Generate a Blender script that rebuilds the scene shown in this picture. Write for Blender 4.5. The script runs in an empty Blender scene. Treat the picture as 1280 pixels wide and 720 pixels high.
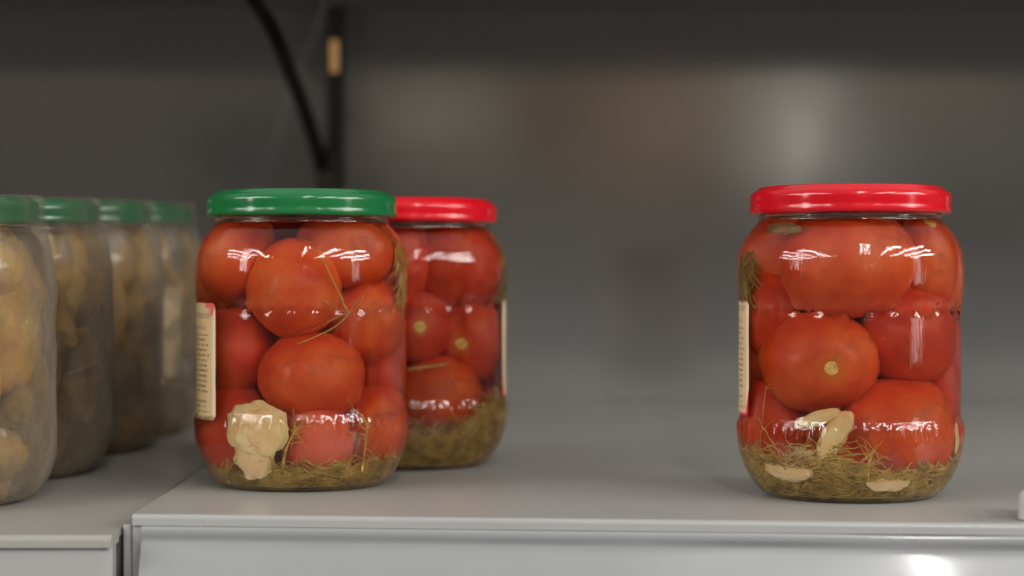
import bpy, math, random
from math import sin, cos, pi, sqrt, atan2, radians
from mathutils import Vector, Matrix, noise

# ---------------------------------------------------------------- camera, world, lamps, exposure
S = bpy.context.scene
COL = S.collection
F = 2400.0                      # focal length in pixels of a 1280 px wide picture
HC = 0.0975                     # eye height above the shelf board
PITCH = math.atan(14.0 / F)
cam_d = bpy.data.cameras.new('camera')
cam_d.sensor_width = 36.0
cam_d.lens = 36.0 * F / 1280.0
cam_d.clip_start = 0.02
cam_d.clip_end = 50.0
cam_d.dof.use_dof = True
cam_d.dof.focus_distance = 0.835
cam_d.dof.aperture_fstop = 5.4
cam_d.dof.aperture_blades = 0
cam = bpy.data.objects.new('camera', cam_d)
COL.objects.link(cam)
cam.location = (0, 0, HC)
cam.rotation_euler = (pi / 2 - PITCH, 0, 0)
S.camera = cam

S.render.engine = 'CYCLES'
cy = S.cycles
cy.use_denoising = True
try:
    cy.denoiser = 'OPENIMAGEDENOISE'
except Exception:
    pass
cy.max_bounces = 20
cy.transmission_bounces = 18
cy.glossy_bounces = 8
cy.diffuse_bounces = 5
cy.transparent_max_bounces = 24
cy.sample_clamp_indirect = 6.0
cy.blur_glossy = 0.3
cy.caustics_reflective = True
cy.caustics_refractive = True
S.view_settings.view_transform = 'Standard'
S.view_settings.look = 'None'
S.view_settings.exposure = 0.0
S.view_settings.gamma = 1.0
S.view_settings.use_curve_mapping = False


class NT:
    """tiny helper for building node trees"""
    def __init__(self, tree):
        self.t = tree
        self.n = tree.nodes
        self.l = tree.links

    def add(self, kind, **kw):
        nd = self.n.new(kind)
        for k, v in kw.items():
            setattr(nd, k, v)
        return nd

    def link(self, a, b):
        self.l.new(a, b)

    def put(self, sock, v):
        if hasattr(v, 'is_output') or isinstance(v, bpy.types.NodeSocket):
            self.link(v, sock)
        else:
            sock.default_value = v

    def math(self, op, a, b=None, c=None, clamp=False):
        nd = self.add('ShaderNodeMath', operation=op)
        nd.use_clamp = clamp
        self.put(nd.inputs[0], a)
        if b is not None:
            self.put(nd.inputs[1], b)
        if c is not None:
            self.put(nd.inputs[2], c)
        return nd.outputs[0]

    def mix(self, fac, a, b):
        nd = self.add('ShaderNodeMix', data_type='RGBA')
        self.put(nd.inputs[0], fac)
        self.put(nd.inputs[6], a)
        self.put(nd.inputs[7], b)
        return nd.outputs[2]

    def ramp(self, fac, stops, interp='LINEAR'):
        nd = self.add('ShaderNodeValToRGB')
        cr = nd.color_ramp
        cr.interpolation = interp
        while len(cr.elements) > 1:
            cr.elements.remove(cr.elements[-1])
        cr.elements[0].position = stops[0][0]
        cr.elements[0].color = c4(stops[0][1])
        for p, c in stops[1:]:
            e = cr.elements.new(p)
            e.color = c4(c)
        self.put(nd.inputs[0], fac)
        return nd.outputs[0]

    def noise(self, vec, scale, detail=3.0, rough=0.5):
        nd = self.add('ShaderNodeTexNoise')
        if vec is not None:
            self.link(vec, nd.inputs['Vector'])
        nd.inputs['Scale'].default_value = scale
        nd.inputs['Detail'].default_value = detail
        nd.inputs['Roughness'].default_value = rough
        return nd.outputs[0]

    def sep(self, vec):
        nd = self.add('ShaderNodeSeparateXYZ')
        self.link(vec, nd.inputs[0])
        return nd.outputs

    def comb(self, x, y, z):
        nd = self.add('ShaderNodeCombineXYZ')
        self.put(nd.inputs[0], x)
        self.put(nd.inputs[1], y)
        self.put(nd.inputs[2], z)
        return nd.outputs[0]


def c4(c):
    return (c, c, c, 1) if isinstance(c, (int, float)) else (tuple(c) + (1,))[:4]


# the dim shop hall around the shelf: floor, packed goods of the facing aisle, grey ceiling
W = bpy.data.worlds.new('World')
S.world = W
W.use_nodes = True
w = NT(W.node_tree)
w.n.clear()
tc = w.add('ShaderNodeTexCoord')
wx, wy, wz = w.sep(tc.outputs['Generated'])
az = w.math('ARCTAN2', wx, w.math('MULTIPLY', wy, -1.0))
el = w.math('ARCSINE', wz)
vor = w.add('ShaderNodeTexVoronoi', distance='CHEBYCHEV')
w.link(w.comb(w.math('MULTIPLY', az, 11.0), w.math('MULTIPLY', el, 13.0), 0.0), vor.inputs['Vector'])
vor.inputs['Scale'].default_value = 1.0
hue = w.sep(vor.outputs['Color'])[0]
goods = w.ramp(hue, [(0.0, (.03, .028, .03)), (.2, (.22, .13, .07)), (.38, (.75, .45, .24)), (.5, (.08, .075, .07)),
                     (.62, (.85, .68, .48)), (.74, (.22, .07, .03)), (.84, (.95, .88, .74)), (.93, (.10, .12, .12))], 'CONSTANT')
room = w.ramp(w.math('MULTIPLY_ADD', el, 1 / pi, .5), [(0.0, (.20, .195, .19)), (.40, (.30, .295, .285)), (.46, (.15, .147, .14)), (.52, (.13, .127, .12)), (.60, (.20, .195, .19)),
                                                        (.66, (.42, .42, .42)), (1.0, (.60, .60, .61))])
band = w.math('MULTIPLY', w.ramp(el, [(0.0, 0.0), (.05, 1.0)]), w.math('LESS_THAN', el, 0.36))
band = w.math('MULTIPLY', band, w.ramp(w.math('ADD', az, .5), [(.40, .30), (.47, .45)]))
wcol = w.mix(band, room, goods)
# pale and brown stacks across the aisle
for (pa, pe, ha, he, pc) in [(-.040, .082, .034, .020, (.78, .66, .50)), (.072, .080, .030, .024, (.62, .34, .19)), (.098, .118, .036, .008, (.60, .50, .36)),
                             (.118, .100, .012, .020, (.66, .50, .30)), (-.012, .118, .020, .010, (.34, .26, .16)), (.215, .098, .040, .020, (.40, .30, .20)),
                             (-.20, .115, .13, .022, (.24, .185, .14)), (.066, .028, .020, .012, (.30, .28, .25)), (.155, .060, .050, .018, (.42, .40, .36)),
                             (.02, .035, .05, .012, (.24, .225, .20))]:
    qa = w.math('POWER', w.math('DIVIDE', w.math('SUBTRACT', az, pa), ha), 4.0)
    qe = w.math('POWER', w.math('DIVIDE', w.math('SUBTRACT', el, pe), he), 4.0)
    wcol = w.mix(w.math('EXPONENT', w.math('MULTIPLY', w.math('ADD', qa, qe), -1.0)), wcol, tuple(c * 2.2 for c in pc) + (1,))
# bright spot added to the world for an upright glint in the back panel
gx = w.math('POWER', w.math('DIVIDE', w.math('SUBTRACT', az, .148), .009), 2.0)
gy = w.math('POWER', w.math('DIVIDE', w.math('SUBTRACT', el, .074), .028), 2.0)
glint = w.math('EXPONENT', w.math('MULTIPLY', w.math('ADD', gx, gy), -1.0))
wcol = w.mix(glint, wcol, (9.0, 8.4, 7.4, 1))
bg = w.add('ShaderNodeBackground')
w.link(wcol, bg.inputs[0])
bg.inputs[1].default_value = 0.9
wo = w.add('ShaderNodeOutputWorld')
w.link(bg.outputs[0], wo.inputs[0])


def area(name, loc, target, sx, sy, power, col=(1, 1, 1)):
    L = bpy.data.lights.new(name, 'AREA')
    L.shape = 'RECTANGLE'
    L.size, L.size_y = sx, sy
    L.energy = power
    L.color = col
    o = bpy.data.objects.new(name, L)
    COL.objects.link(o)
    o.location = loc
    d = Vector(target) - Vector(loc)
    o.rotation_euler = d.to_track_quat('-Z', 'Y').to_euler()
    return o


def tube_lamp(x, y, z, length, power):
    """a bare ceiling tube running away from the shelf, shining down"""
    L = bpy.data.lights.new('ceiling_tube_lamp', 'AREA')
    L.shape = 'RECTANGLE'
    L.size, L.size_y = 0.10, length
    L.energy = power
    L.color = (1.0, .97, .92)
    o = bpy.data.objects.new('ceiling_tube_lamp', L)
    COL.objects.link(o)
    o.location = (x, y, z)
    o.rotation_euler = (0, atan2(x, z), 0)
    return o


for tx in (-5.4, -4.2, -3.2, -2.2, 0.34, 1.6, 2.7, 3.9, 5.2):
    if abs(tx) > 2.5:
        tube_lamp(tx, -1.0, 1.6, 3.0, 42 if tx > 0 else 22)
    else:
        tube_lamp(tx, -1.8, 1.6, 2.4, 40 if tx > 0.5 else 32)
area('aisle_lamp', (2.5, -0.35, 0.75), (0.15, 0.9, 0.05), 0.30, 1.6, 6, (1.0, .98, .96))
area('aisle_lamp', (-1.9, -0.25, 0.75), (0, 0.9, 0.05), 0.22, 1.3, 8.0, (1.0, .97, .93))


# ---------------------------------------------------------------- mesh helpers
def link(name, verts, faces, mats, parent=None, smooth=True, fm=None):
    me = bpy.data.meshes.new(name)
    me.from_pydata([tuple(v) for v in verts], [], faces)
    for m in (mats if isinstance(mats, (list, tuple)) else [mats]):
        me.materials.append(m)
    if smooth:
        me.polygons.foreach_set('use_smooth', [True] * len(me.polygons))
    if fm is not None:
        me.polygons.foreach_set('material_index', fm)
    me.update()
    o = bpy.data.objects.new(name, me)
    COL.objects.link(o)
    if parent is not None:
        o.parent = parent
    return o


def tag(o, label=None, cat=None, group=None, kind=None):
    if label:
        o['label'] = label
    if cat:
        o['category'] = cat
    if group:
        o['group'] = group
    if kind:
        o['kind'] = kind
    return o


def empty(name, loc, rot=(0, 0, 0)):
    o = bpy.data.objects.new(name, None)
    o.empty_display_size = 0.02
    COL.objects.link(o)
    o.location = loc
    o.rotation_euler = rot
    return o


def fat(profile, segs=128, mod=None, closed=False, matf=None, flip=False):
    """lathe a list of (r, z) around z; mod(r, z, theta) returns a new radius"""
    V, Fc, M = [], [], []
    n = len(profile)
    for (r, z) in profile:
        for k in range(segs):
            th = 2 * pi * k / segs
            rr = mod(r, z, th) if mod else r
            V.append((rr * cos(th), rr * sin(th), z))
    rng = range(n if closed else n - 1)
    for i in rng:
        j = (i + 1) % n
        for k in range(segs):
            k2 = (k + 1) % segs
            f = (i * segs + k, i * segs + k2, j * segs + k2, j * segs + k)
            Fc.append(f[::-1] if flip else f)
            M.append(matf(i) if matf else 0)
    return V, Fc, M


def cap(V, Fc, M, ring, segs, z, up, m=0):
    c = len(V)
    V.append((0, 0, z))
    for k in range(segs):
        a, b = ring * segs + k, ring * segs + (k + 1) % segs
        Fc.append((a, b, c) if up else (b, a, c))
        M.append(m)


def smooth_profile(pts, step=0.0012):
    """Catmull-Rom resample of (r, z)"""
    out = []
    P = [Vector(p) for p in pts]
    for i in range(len(P) - 1):
        p0 = P[max(i - 1, 0)]
        p1, p2 = P[i], P[i + 1]
        p3 = P[min(i + 2, len(P) - 1)]
        L = (p2 - p1).length
        n = max(1, int(L / step))
        for k in range(n):
            t = k / n
            q = 0.5 * ((2 * p1) + (p2 - p0) * t + (2 * p0 - 5 * p1 + 4 * p2 - p3) * t * t + (3 * p1 - p0 - 3 * p2 + p3) * t ** 3)
            out.append((q.x, q.y))
    out.append(tuple(pts[-1]))
    return out


def tube(V, Fc, pts, rad, sides=6, caps=True):
    pts = [Vector(p) for p in pts]
    base = len(V)
    n = len(pts)
    up = Vector((0.31, 0.17, 0.93))
    for i, p in enumerate(pts):
        t = (pts[min(i + 1, n - 1)] - pts[max(i - 1, 0)])
        if t.length < 1e-9:
            t = Vector((0, 0, 1))
        t.normalize()
        a = t.cross(up)
        if a.length < 1e-3:
            a = t.cross(Vector((1, 0, 0)))
        a.normalize()
        b = t.cross(a)
        r = rad(i / (n - 1)) if callable(rad) else rad
        for k in range(sides):
            th = 2 * pi * k / sides
            V.append(p + a * (r * cos(th)) + b * (r * sin(th)))
    for i in range(n - 1):
        for k in range(sides):
            k2 = (k + 1) % sides
            Fc.append((base + i * sides + k, base + i * sides + k2, base + (i + 1) * sides + k2, base + (i + 1) * sides + k))
    if caps:
        Fc.append(tuple(base + k for k in range(sides))[::-1])
        Fc.append(tuple(base + (n - 1) * sides + k for k in range(sides)))


def extrude_profile(name, pts, x0, x1, mat, parent, skew=0.0, loc=(0, 0, 0), nx=2, zfun=None):
    """closed (y, z) outline swept along x from x0 to x1; skew moves y per metre of x"""
    V, Fc = [], []
    n = len(pts)
    for i in range(nx):
        x = x0 + (x1 - x0) * i / (nx - 1)
        for (y, z) in pts:
            zz = z + (zfun(x, y) if zfun else 0)
            V.append((x + loc[0], y + skew * x + loc[1], zz + loc[2]))
    for i in range(nx - 1):
        for k in range(n):
            k2 = (k + 1) % n
            Fc.append((i * n + k, i * n + k2, (i + 1) * n + k2, (i + 1) * n + k)[::-1])
    Fc.append(tuple(range(n)))
    Fc.append(tuple((nx - 1) * n + k for k in range(n))[::-1])
    if sum(pts[i][0] * pts[(i + 1) % n][1] - pts[(i + 1) % n][0] * pts[i][1] for i in range(n)) > 0:
        Fc = [f[::-1] for f in Fc]      # keep the faces outward whichever way the outline runs
    o = link(name, V, Fc, mat, parent, smooth=False)
    at_ = o.data.attributes.new('sharp_edge', 'BOOLEAN', 'EDGE')
    ends = [e.index for e in o.data.edges if (e.vertices[0] < n and e.vertices[1] < n) or (e.vertices[0] >= (nx - 1) * n and e.vertices[1] >= (nx - 1) * n)]
    for i in ends:
        at_.data[i].value = True
    return o


def bevel(o, w_, segs=3):
    m = o.modifiers.new('bevel', 'BEVEL')
    m.width = w_
    m.segments = segs
    m.limit_method = 'ANGLE'
    m.angle_limit = radians(30)
    for p in o.data.polygons:
        p.use_smooth = True
    m2 = o.modifiers.new('wn', 'WEIGHTED_NORMAL')
    m2.keep_sharp = False
    return o


def box(name, lo, hi, mat, parent=None, bev=0.0):
    x0, y0, z0 = lo
    x1, y1, z1 = hi
    V = [(x0, y0, z0), (x1, y0, z0), (x1, y1, z0), (x0, y1, z0), (x0, y0, z1), (x1, y0, z1), (x1, y1, z1), (x0, y1, z1)]
    Fc = [(0, 3, 2, 1), (4, 5, 6, 7), (0, 1, 5, 4), (1, 2, 6, 5), (2, 3, 7, 6), (3, 0, 4, 7)]
    o = link(name, V, Fc, mat, parent, smooth=False)
    if bev:
        bevel(o, bev)
    return o


def at(px, py, D):
    """world point that the photograph shows at (px, py), D metres in front of the eye"""
    return Vector(((px - 640) / F * D, D, HC - (py - 346) / F * D))


# ---------------------------------------------------------------- materials
def mat(name):
    m = bpy.data.materials.new(name)
    m.use_nodes = True
    t = NT(m.node_tree)
    t.n.clear()
    t.out = t.add('ShaderNodeOutputMaterial')
    return m, t


def principled(t, **kw):
    p = t.add('ShaderNodeBsdfPrincipled')
    for k, v in kw.items():
        t.put(p.inputs[k.replace('_', ' ')], v)
    t.link(p.outputs[0], t.out.inputs[0])
    return p


def bump(t, p, h, strength, dist=0.001):
    b = t.add('ShaderNodeBump')
    b.inputs['Strength'].default_value = strength
    b.inputs['Distance'].default_value = dist
    t.link(h, b.inputs['Height'])
    t.link(b.outputs[0], p.inputs['Normal'])


def obj_co(t):
    return t.add('ShaderNodeTexCoord').outputs['Object']


def glass_mat(name, ior, col=(1, 1, 1), wav=0.0):
    m, t = mat(name)
    g = t.add('ShaderNodeBsdfGlass')
    g.inputs['Color'].default_value = c4(col)
    g.inputs['Roughness'].default_value = 0.0
    g.inputs['IOR'].default_value = ior
    if wav:
        co = obj_co(t)
        mp = t.add('ShaderNodeMapping')
        mp.inputs['Scale'].default_value = (1, 1, .22)
        t.link(co, mp.inputs[0])
        h1 = t.noise(mp.outputs[0], 60, 2)
        h2 = t.noise(mp.outputs[0], 420, 2)
        mq = t.add('ShaderNodeMapping')
        mq.inputs['Scale'].default_value = (1, 1, .03)
        t.link(co, mq.inputs[0])
        h3 = t.noise(mq.outputs[0], 420, 3, .6)
        hh = t.math('ADD', t.math('MULTIPLY', h1, 1.0), t.math('ADD', t.math('MULTIPLY', h2, .08), t.math('MULTIPLY', h3, .16)))
        bump(t, g, hh, wav, .0012)
    t.link(g.outputs[0], t.out.inputs[0])
    return m


GLASS = glass_mat('jar_glass', 1.5, (.985, .992, .985), 0.55)
BR_SIDE = glass_mat('brine_against_glass', 1.345 / 1.5, (1, .965, .90))
BR_TOP = glass_mat('brine_surface', 1.345, (1, .985, .95))


def painted(name, col, rough, var=0.12, scale=9.0, bmp=0.05, metal=0.0, coat=0.0):
    m, t = mat(name)
    co = obj_co(t)
    n = t.noise(co, scale, 4, .6)
    n2 = t.noise(co, 260, 2, .6)
    dirt = t.ramp(n, [(.3, tuple(c * (1 - var) for c in col)), (.7, tuple(min(1, c * (1 + var)) for c in col))])
    r = t.math('ADD', rough - .06, t.math('MULTIPLY', n, .12))
    p = principled(t, Base_Color=dirt, Roughness=r, Metallic=metal, Coat_Weight=coat)
    if bmp:
        hh = t.math('ADD', t.math('MULTIPLY', t.noise(co, 7, 2), 6.0), t.math('MULTIPLY', n2, .12))
        bump(t, p, hh, bmp, .001)
    return m


SHELF = painted('grey_shelf_paint', (.345, .336, .315), .30, .03, 4, .015)
LIP = painted('shelf_lip_paint', (.33, .33, .325), .27, .05, 6, .04)
LEFT_SHELF = painted('warm_grey_shelf_paint', (.29, .28, .257), .34, .05, 6, .05)
BACK = painted('back_panel_paint', (.245, .244, .238), .11, .05, 3, .04, metal=.28)
DARKMETAL = painted('dark_upright_metal', (.035, .03, .027), .5, .15, 20, .05)
UNDER = painted('upper_shelf_paint', (.17, .162, .15), .5, .1, 6, .05)
DUCT = painted('grey_brown_duct', (.055, .047, .04), .5, .1, 30, .0)
CABLE = painted('black_cable_rubber', (.002, .0025, .0035), .9, .1, 60, .0)
RAIL = painted('price_rail_plastic', (.26, .27, .28), .30, .04, 10, .05, coat=.8)
for n_ in RAIL.node_tree.nodes:
    if n_.type == 'BSDF_PRINCIPLED':
        n_.inputs['Coat Roughness'].default_value = .10
WHITE = painted('white_plastic', (.42, .42, .41), .35, .04, 30, .0)
TAN = painted('tan_slot_glow', (.85, .50, .22), .5, .06, 40, .0)
for n_ in TAN.node_tree.nodes:          # solid plate made to glow, standing in for light seen through the slot
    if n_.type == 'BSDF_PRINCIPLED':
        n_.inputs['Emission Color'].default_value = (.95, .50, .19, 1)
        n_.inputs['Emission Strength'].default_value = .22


def lid_mat(name, col):
    m, t = mat(name)
    co = obj_co(t)
    n = t.noise(co, 40, 3)
    c = t.ramp(n, [(.3, tuple(x * .9 for x in col)), (.7, tuple(min(1, x * 1.08) for x in col))])
    sc = t.noise(co, 900, 2)
    p = principled(t, Base_Color=c, Roughness=t.math('ADD', .11, t.math('MULTIPLY', n, .12)), Coat_Weight=.15, Coat_Roughness=.12)
    bump(t, p, t.math('ADD', t.math('MULTIPLY', n, 1.0), t.math('MULTIPLY', sc, .02)), .25, .0015)
    return m


GREEN = lid_mat('green_lid_enamel', (.008, .132, .036))
GREEN_DARK = lid_mat('dark_green_lid_enamel', (.004, .090, .032))
RED = lid_mat('red_lid_enamel', (.56, .003, .012))
LINER, t_ = mat('lid_liner')
principled(t_, Base_Color=(.55, .5, .45, 1), Roughness=.5)


def tomato_mat(name, c0, c1, c2, seed):
    m, t = mat(name)
    co = obj_co(t)
    at_ = t.add('ShaderNodeAttribute', attribute_name='pole')
    pole = at_.outputs['Fac']                      # 1 at the stem end, -1 at the blossom end
    mp = t.add('ShaderNodeMapping')
    mp.inputs['Location'].default_value = (seed, seed * .7, 0)
    t.link(co, mp.inputs[0])
    n1 = t.noise(mp.outputs[0], 45, 3)
    n2 = t.noise(mp.outputs[0], 260, 4, .7)
    base = t.ramp(n1, [(.34, c0), (.5, c1), (.64, c2)])
    mpw = t.add('ShaderNodeMapping')
    mpw.inputs['Scale'].default_value = (1, 1, .25)
    t.link(co, mpw.inputs[0])
    wr = t.noise(mpw.outputs[0], 330, 3, .6)
    big = t.noise(mp.outputs[0], 18, 2)
    base = t.mix(t.ramp(big, [(.5, 0), (.75, .30)]), base, c4((min(1, c2[0] * 1.05), c2[1] * 1.9, c2[2] * 1.6)))
    base = t.mix(t.math('MULTIPLY', n2, .30), base, c4(tuple(x * .55 for x in c1)))
    halo = t.ramp(pole, [(.93, 0.0), (.985, .75), (1.0, 1.0)])
    base = t.mix(t.math('MULTIPLY', halo, .6), base, (.62, .20, .025, 1))
    # fine pale specks and dark purplish veins in the softened skin
    vo = t.add('ShaderNodeTexVoronoi', feature='DISTANCE_TO_EDGE')
    wn_ = t.add('ShaderNodeTexNoise')
    t.link(mp.outputs[0], wn_.inputs['Vector'])
    wn_.inputs['Scale'].default_value = 90
    va = t.add('ShaderNodeVectorMath', operation='MULTIPLY_ADD')
    t.link(wn_.outputs['Color'], va.inputs[0])
    va.inputs[1].default_value = (.022, .022, .022)
    t.link(mp.outputs[0], va.inputs[2])
    t.link(va.outputs[0], vo.inputs['Vector'])
    vo.inputs['Scale'].default_value = 26
    vein = t.ramp(vo.outputs['Distance'], [(0, 1.0), (.10, 0.0)])
    vm = t.math('MULTIPLY', vein, t.ramp(n1, [(.52, 0), (.66, .42)]))
    base = t.mix(vm, base, (.26, .008, .03, 1))
    spk = t.ramp(n2, [(.66, 0), (.74, .35)])
    base = t.mix(spk, base, (.72, .30, .10, 1))
    p = principled(t, Base_Color=base, Roughness=.38, Subsurface_Weight=.25, Subsurface_Scale=.004)
    p.inputs['Subsurface Radius'].default_value = (1.0, .28, .12)
    p.inputs['Specular IOR Level'].default_value = .3
    bump(t, p, t.math('ADD', n1, t.math('ADD', t.math('MULTIPLY', n2, .15), t.math('MULTIPLY', wr, .22))), .5, .0012)
    return m


TOM = [tomato_mat('tomato_skin_bright', (.60, .046, .012), (.70, .080, .018), (.77, .13, .026), 0),
       tomato_mat('tomato_skin_deep', (.48, .028, .010), (.61, .050, .014), (.69, .085, .020), 3.1),
       tomato_mat('tomato_skin_orange', (.66, .060, .010), (.76, .110, .018), (.80, .17, .030), 6.3),
       tomato_mat('tomato_skin_pinkish', (.55, .035, .020), (.66, .065, .035), (.72, .12, .06), 9.3)]


def organic(name, c0, c1, c2, scale=120, rough=.5, sss=.2, bs=.4):
    m, t = mat(name)
    co = obj_co(t)
    n1 = t.noise(co, scale, 4, .6)
    base = t.ramp(n1, [(.3, c0), (.5, c1), (.7, c2)])
    p = principled(t, Base_Color=base, Roughness=rough, Subsurface_Weight=sss, Subsurface_Scale=.003)
    bump(t, p, n1, bs, .001)
    return m


GARLIC = organic('garlic_flesh', (.82, .50, .22), (.92, .64, .34), (.95, .76, .50), 70, .4, .6, .2)
SCAR = organic('stem_scar', (.62, .38, .07), (.88, .62, .18), (.92, .78, .36), 500, .6, 0)
DILL = organic('dill_strands', (.27, .17, .028), (.54, .345, .07), (.76, .52, .15), 150, .6, .1)
DILLG = organic('green_leaf', (.20, .095, .018), (.27, .155, .03), (.36, .21, .055), 110, .5, .1)
STALK = organic('dill_stalk', (.36, .25, .05), (.50, .36, .09), (.62, .46, .15), 300, .5, .1)
PEP_Y = organic('yellow_pickle_flesh', (.50, .25, .012), (.74, .41, .028), (.84, .54, .07), 90, .5, .2)
PEP_O = organic('olive_pickle_flesh', (.16, .09, .012), (.27, .165, .025), (.38, .25, .05), 60, .5, .1)
PEP_B = organic('brown_pickle_flesh', (.22, .13, .03), (.50, .28, .05), (.66, .42, .09), 50, .5, .1)


def label_mat(name, red_top, red_bottom):
    """cream paper with rows of small print and a red ornament; uv in millimetres, x = 0 at the right edge"""
    m, t = mat(name)
    uv = t.add('ShaderNodeUVMap', uv_map='uv').outputs[0]
    ux, uy, _ = t.sep(uv)
    n = t.noise(uv, .22, 3)
    base = t.mix(n, (.64, .43, .21, 1), (.74, .54, .31, 1))
    margin = t.math('LESS_THAN', ux, 2.6)
    base = t.mix(margin, base, (.80, .66, .47, 1))
    row = t.math('FRACT', t.math('DIVIDE', uy, 2.35))
    rowi = t.math('FLOOR', t.math('DIVIDE', uy, 2.35))
    inrow = t.math('MULTIPLY', t.math('GREATER_THAN', row, .30), t.math('LESS_THAN', row, .74))
    wn = t.add('ShaderNodeTexNoise')
    wn.inputs['Scale'].default_value = 1.0
    wn.inputs['Detail'].default_value = 3
    t.link(t.comb(t.math('MULTIPLY', ux, 1.15), t.math('MULTIPLY', rowi, 7.31), 0.0), wn.inputs['Vector'])
    letters = t.math('GREATER_THAN', wn.outputs[0], .47)
    rw = t.add('ShaderNodeTexWhiteNoise', noise_dimensions='1D')
    t.link(rowi, rw.inputs['W'])
    edge = t.math('GREATER_THAN', ux, t.math('MULTIPLY_ADD', rw.outputs[0], 5.0, 4.0))
    body = t.math('MULTIPLY', t.math('GREATER_THAN', uy, 3.4), t.math('LESS_THAN', uy, 39.0))
    gap = t.math('GREATER_THAN', rw.outputs[0], .10)
    ink = t.math('MULTIPLY', t.math('MULTIPLY', inrow, letters), t.math('MULTIPLY', t.math('MULTIPLY', edge, body), gap))
    base = t.mix(t.math('MULTIPLY', ink, .78), base, (.10, .07, .05, 1))
    # heading, larger letters
    hrow = t.math('MULTIPLY', t.math('GREATER_THAN', uy, 46.2), t.math('LESS_THAN', uy, 48.8))
    hl = t.math('GREATER_THAN', t.math('FRACT', t.math('MULTIPLY', ux, .62)), .34)
    hcut = t.math('GREATER_THAN', t.noise(uv, 1.3, 1), .43)
    head = t.math('MULTIPLY', t.math('MULTIPLY', hrow, hl), t.math('MULTIPLY', hcut, t.math('GREATER_THAN', ux, 4.2)))
    base = t.mix(t.math('MULTIPLY', head, .7), base, (.16, .12, .10, 1))
    h2 = t.math('MULTIPLY', t.math('MULTIPLY', t.math('GREATER_THAN', uy, 41.0), t.math('LESS_THAN', uy, 42.8)),
                t.math('MULTIPLY', t.math('GREATER_THAN', ux, 8.5), t.math('GREATER_THAN', t.noise(uv, 1.6, 1), .48)))
    base = t.mix(t.math('MULTIPLY', h2, .6), base, (.20, .14, .12, 1))
    if red_top:
        f = t.noise(uv, .55, 3, .7)
        a = t.math('SUBTRACT', 1.0, t.math('DIVIDE', t.math('SUBTRACT', 55.0, uy), 16.0))       # fades down from the top
        near = t.math('SUBTRACT', a, t.math('MULTIPLY', t.math('ABSOLUTE', t.math('SUBTRACT', ux, 2.8)), .14))
        top = t.math('GREATER_THAN', uy, 51.0)
        mk = t.math('GREATER_THAN', t.math('ADD', t.math('ADD', near, t.math('MULTIPLY', top, .45)), t.math('MULTIPLY', t.math('SUBTRACT', f, .5), 1.5)), .42)
        base = t.mix(t.math('MULTIPLY', mk, .85), base, (.70, .06, .09, 1))
    if red_bottom:
        a = t.math('ADD', t.math('MULTIPLY', ux, 2.6), t.math('MULTIPLY', uy, .75))
        mk = t.math('LESS_THAN', a, 9.0)
        mk2 = t.math('LESS_THAN', uy, 1.1)
        mk = t.math('MAXIMUM', mk, mk2)
        base = t.mix(mk, base, (.66, .02, .05, 1))
    p = principled(t, Base_Color=base, Roughness=.42, Coat_Weight=.15, Coat_Roughness=.25)
    return m


LABEL_A = label_mat('printed_label_flower_top', True, False)
LABEL_B = label_mat('printed_label_red_foot', False, True)
LABEL_C, t_ = mat('blank_tan_label')
principled(t_, Base_Color=t_.ramp(t_.noise(obj_co(t_), 60, 3), [(.3, (.30, .22, .12)), (.7, (.38, .28, .16))]), Roughness=.6)

FILM, t_ = mat('shrink_film')
co_ = obj_co(t_)
mp_ = t_.add('ShaderNodeMapping')
mp_.inputs['Scale'].default_value = (1, 1, .35)
t_.link(co_, mp_.inputs[0])
fn = t_.noise(mp_.outputs[0], 70, 4, .65)
pf = t_.add('ShaderNodeBsdfPrincipled')
pf.inputs['Base Color'].default_value = (.33, .285, .22, 1)
pf.inputs['Roughness'].default_value = .24
bump(t_, pf, fn, .5, .003)
trl = t_.add('ShaderNodeBsdfTranslucent')
trl.inputs[0].default_value = (.36, .33, .28, 1)
m1 = t_.add('ShaderNodeMixShader')
m1.inputs[0].default_value = .35
t_.link(pf.outputs[0], m1.inputs[1])
t_.link(trl.outputs[0], m1.inputs[2])
tr = t_.add('ShaderNodeBsdfTransparent')
tr.inputs[0].default_value = (.97, .96, .94, 1)
lw = t_.add('ShaderNodeLayerWeight')
lw.inputs[0].default_value = .35
zz_ = t_.ramp(t_.sep(co_)[2], [(.116, 1.0), (.124, .35)])
mx = t_.add('ShaderNodeMixShader')
t_.link(t_.math('MULTIPLY', zz_, t_.math('ADD', .13, t_.math('ADD', t_.math('MULTIPLY', lw.outputs['Facing'], .62), t_.ramp(fn, [(.4, 0), (.7, .32)]))), clamp=True), mx.inputs[0])
t_.link(tr.outputs[0], mx.inputs[1])
t_.link(m1.outputs[0], mx.inputs[2])
t_.link(mx.outputs[0], t_.out.inputs[0])

# ---------------------------------------------------------------- the rack
SEAM = -0.156
SK = -0.087          # the front edge comes nearer towards the right
FRONT = 0.788 + SK * 0.156   # y of the front edge at x = 0
WALL = 1.50
R1 = 0.62


def rounded(y0, y1, z0, z1, r, n=6):
    """outline (y, z) of a slab: front top corner rounded with radius r"""
    pts = [(y1, z1)]
    for k in range(n + 1):
        a = pi / 2 + (pi / 2) * k / n
        pts.append((y0 + r + r * cos(a), z1 - r + r * sin(a)))
    pts += [(y0, z0), (y1, z0)]
    return pts


shelf = empty('metal_shelf', (0.2, FRONT + .1, 0))
tag(shelf, 'grey painted metal shelf board carrying the three tomato jars', 'shelf', 'shelf boards of the rack')
sx = shelf.location


def loc_of(o):
    return tuple(-c for c in o.location)


L0 = loc_of(shelf)
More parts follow.
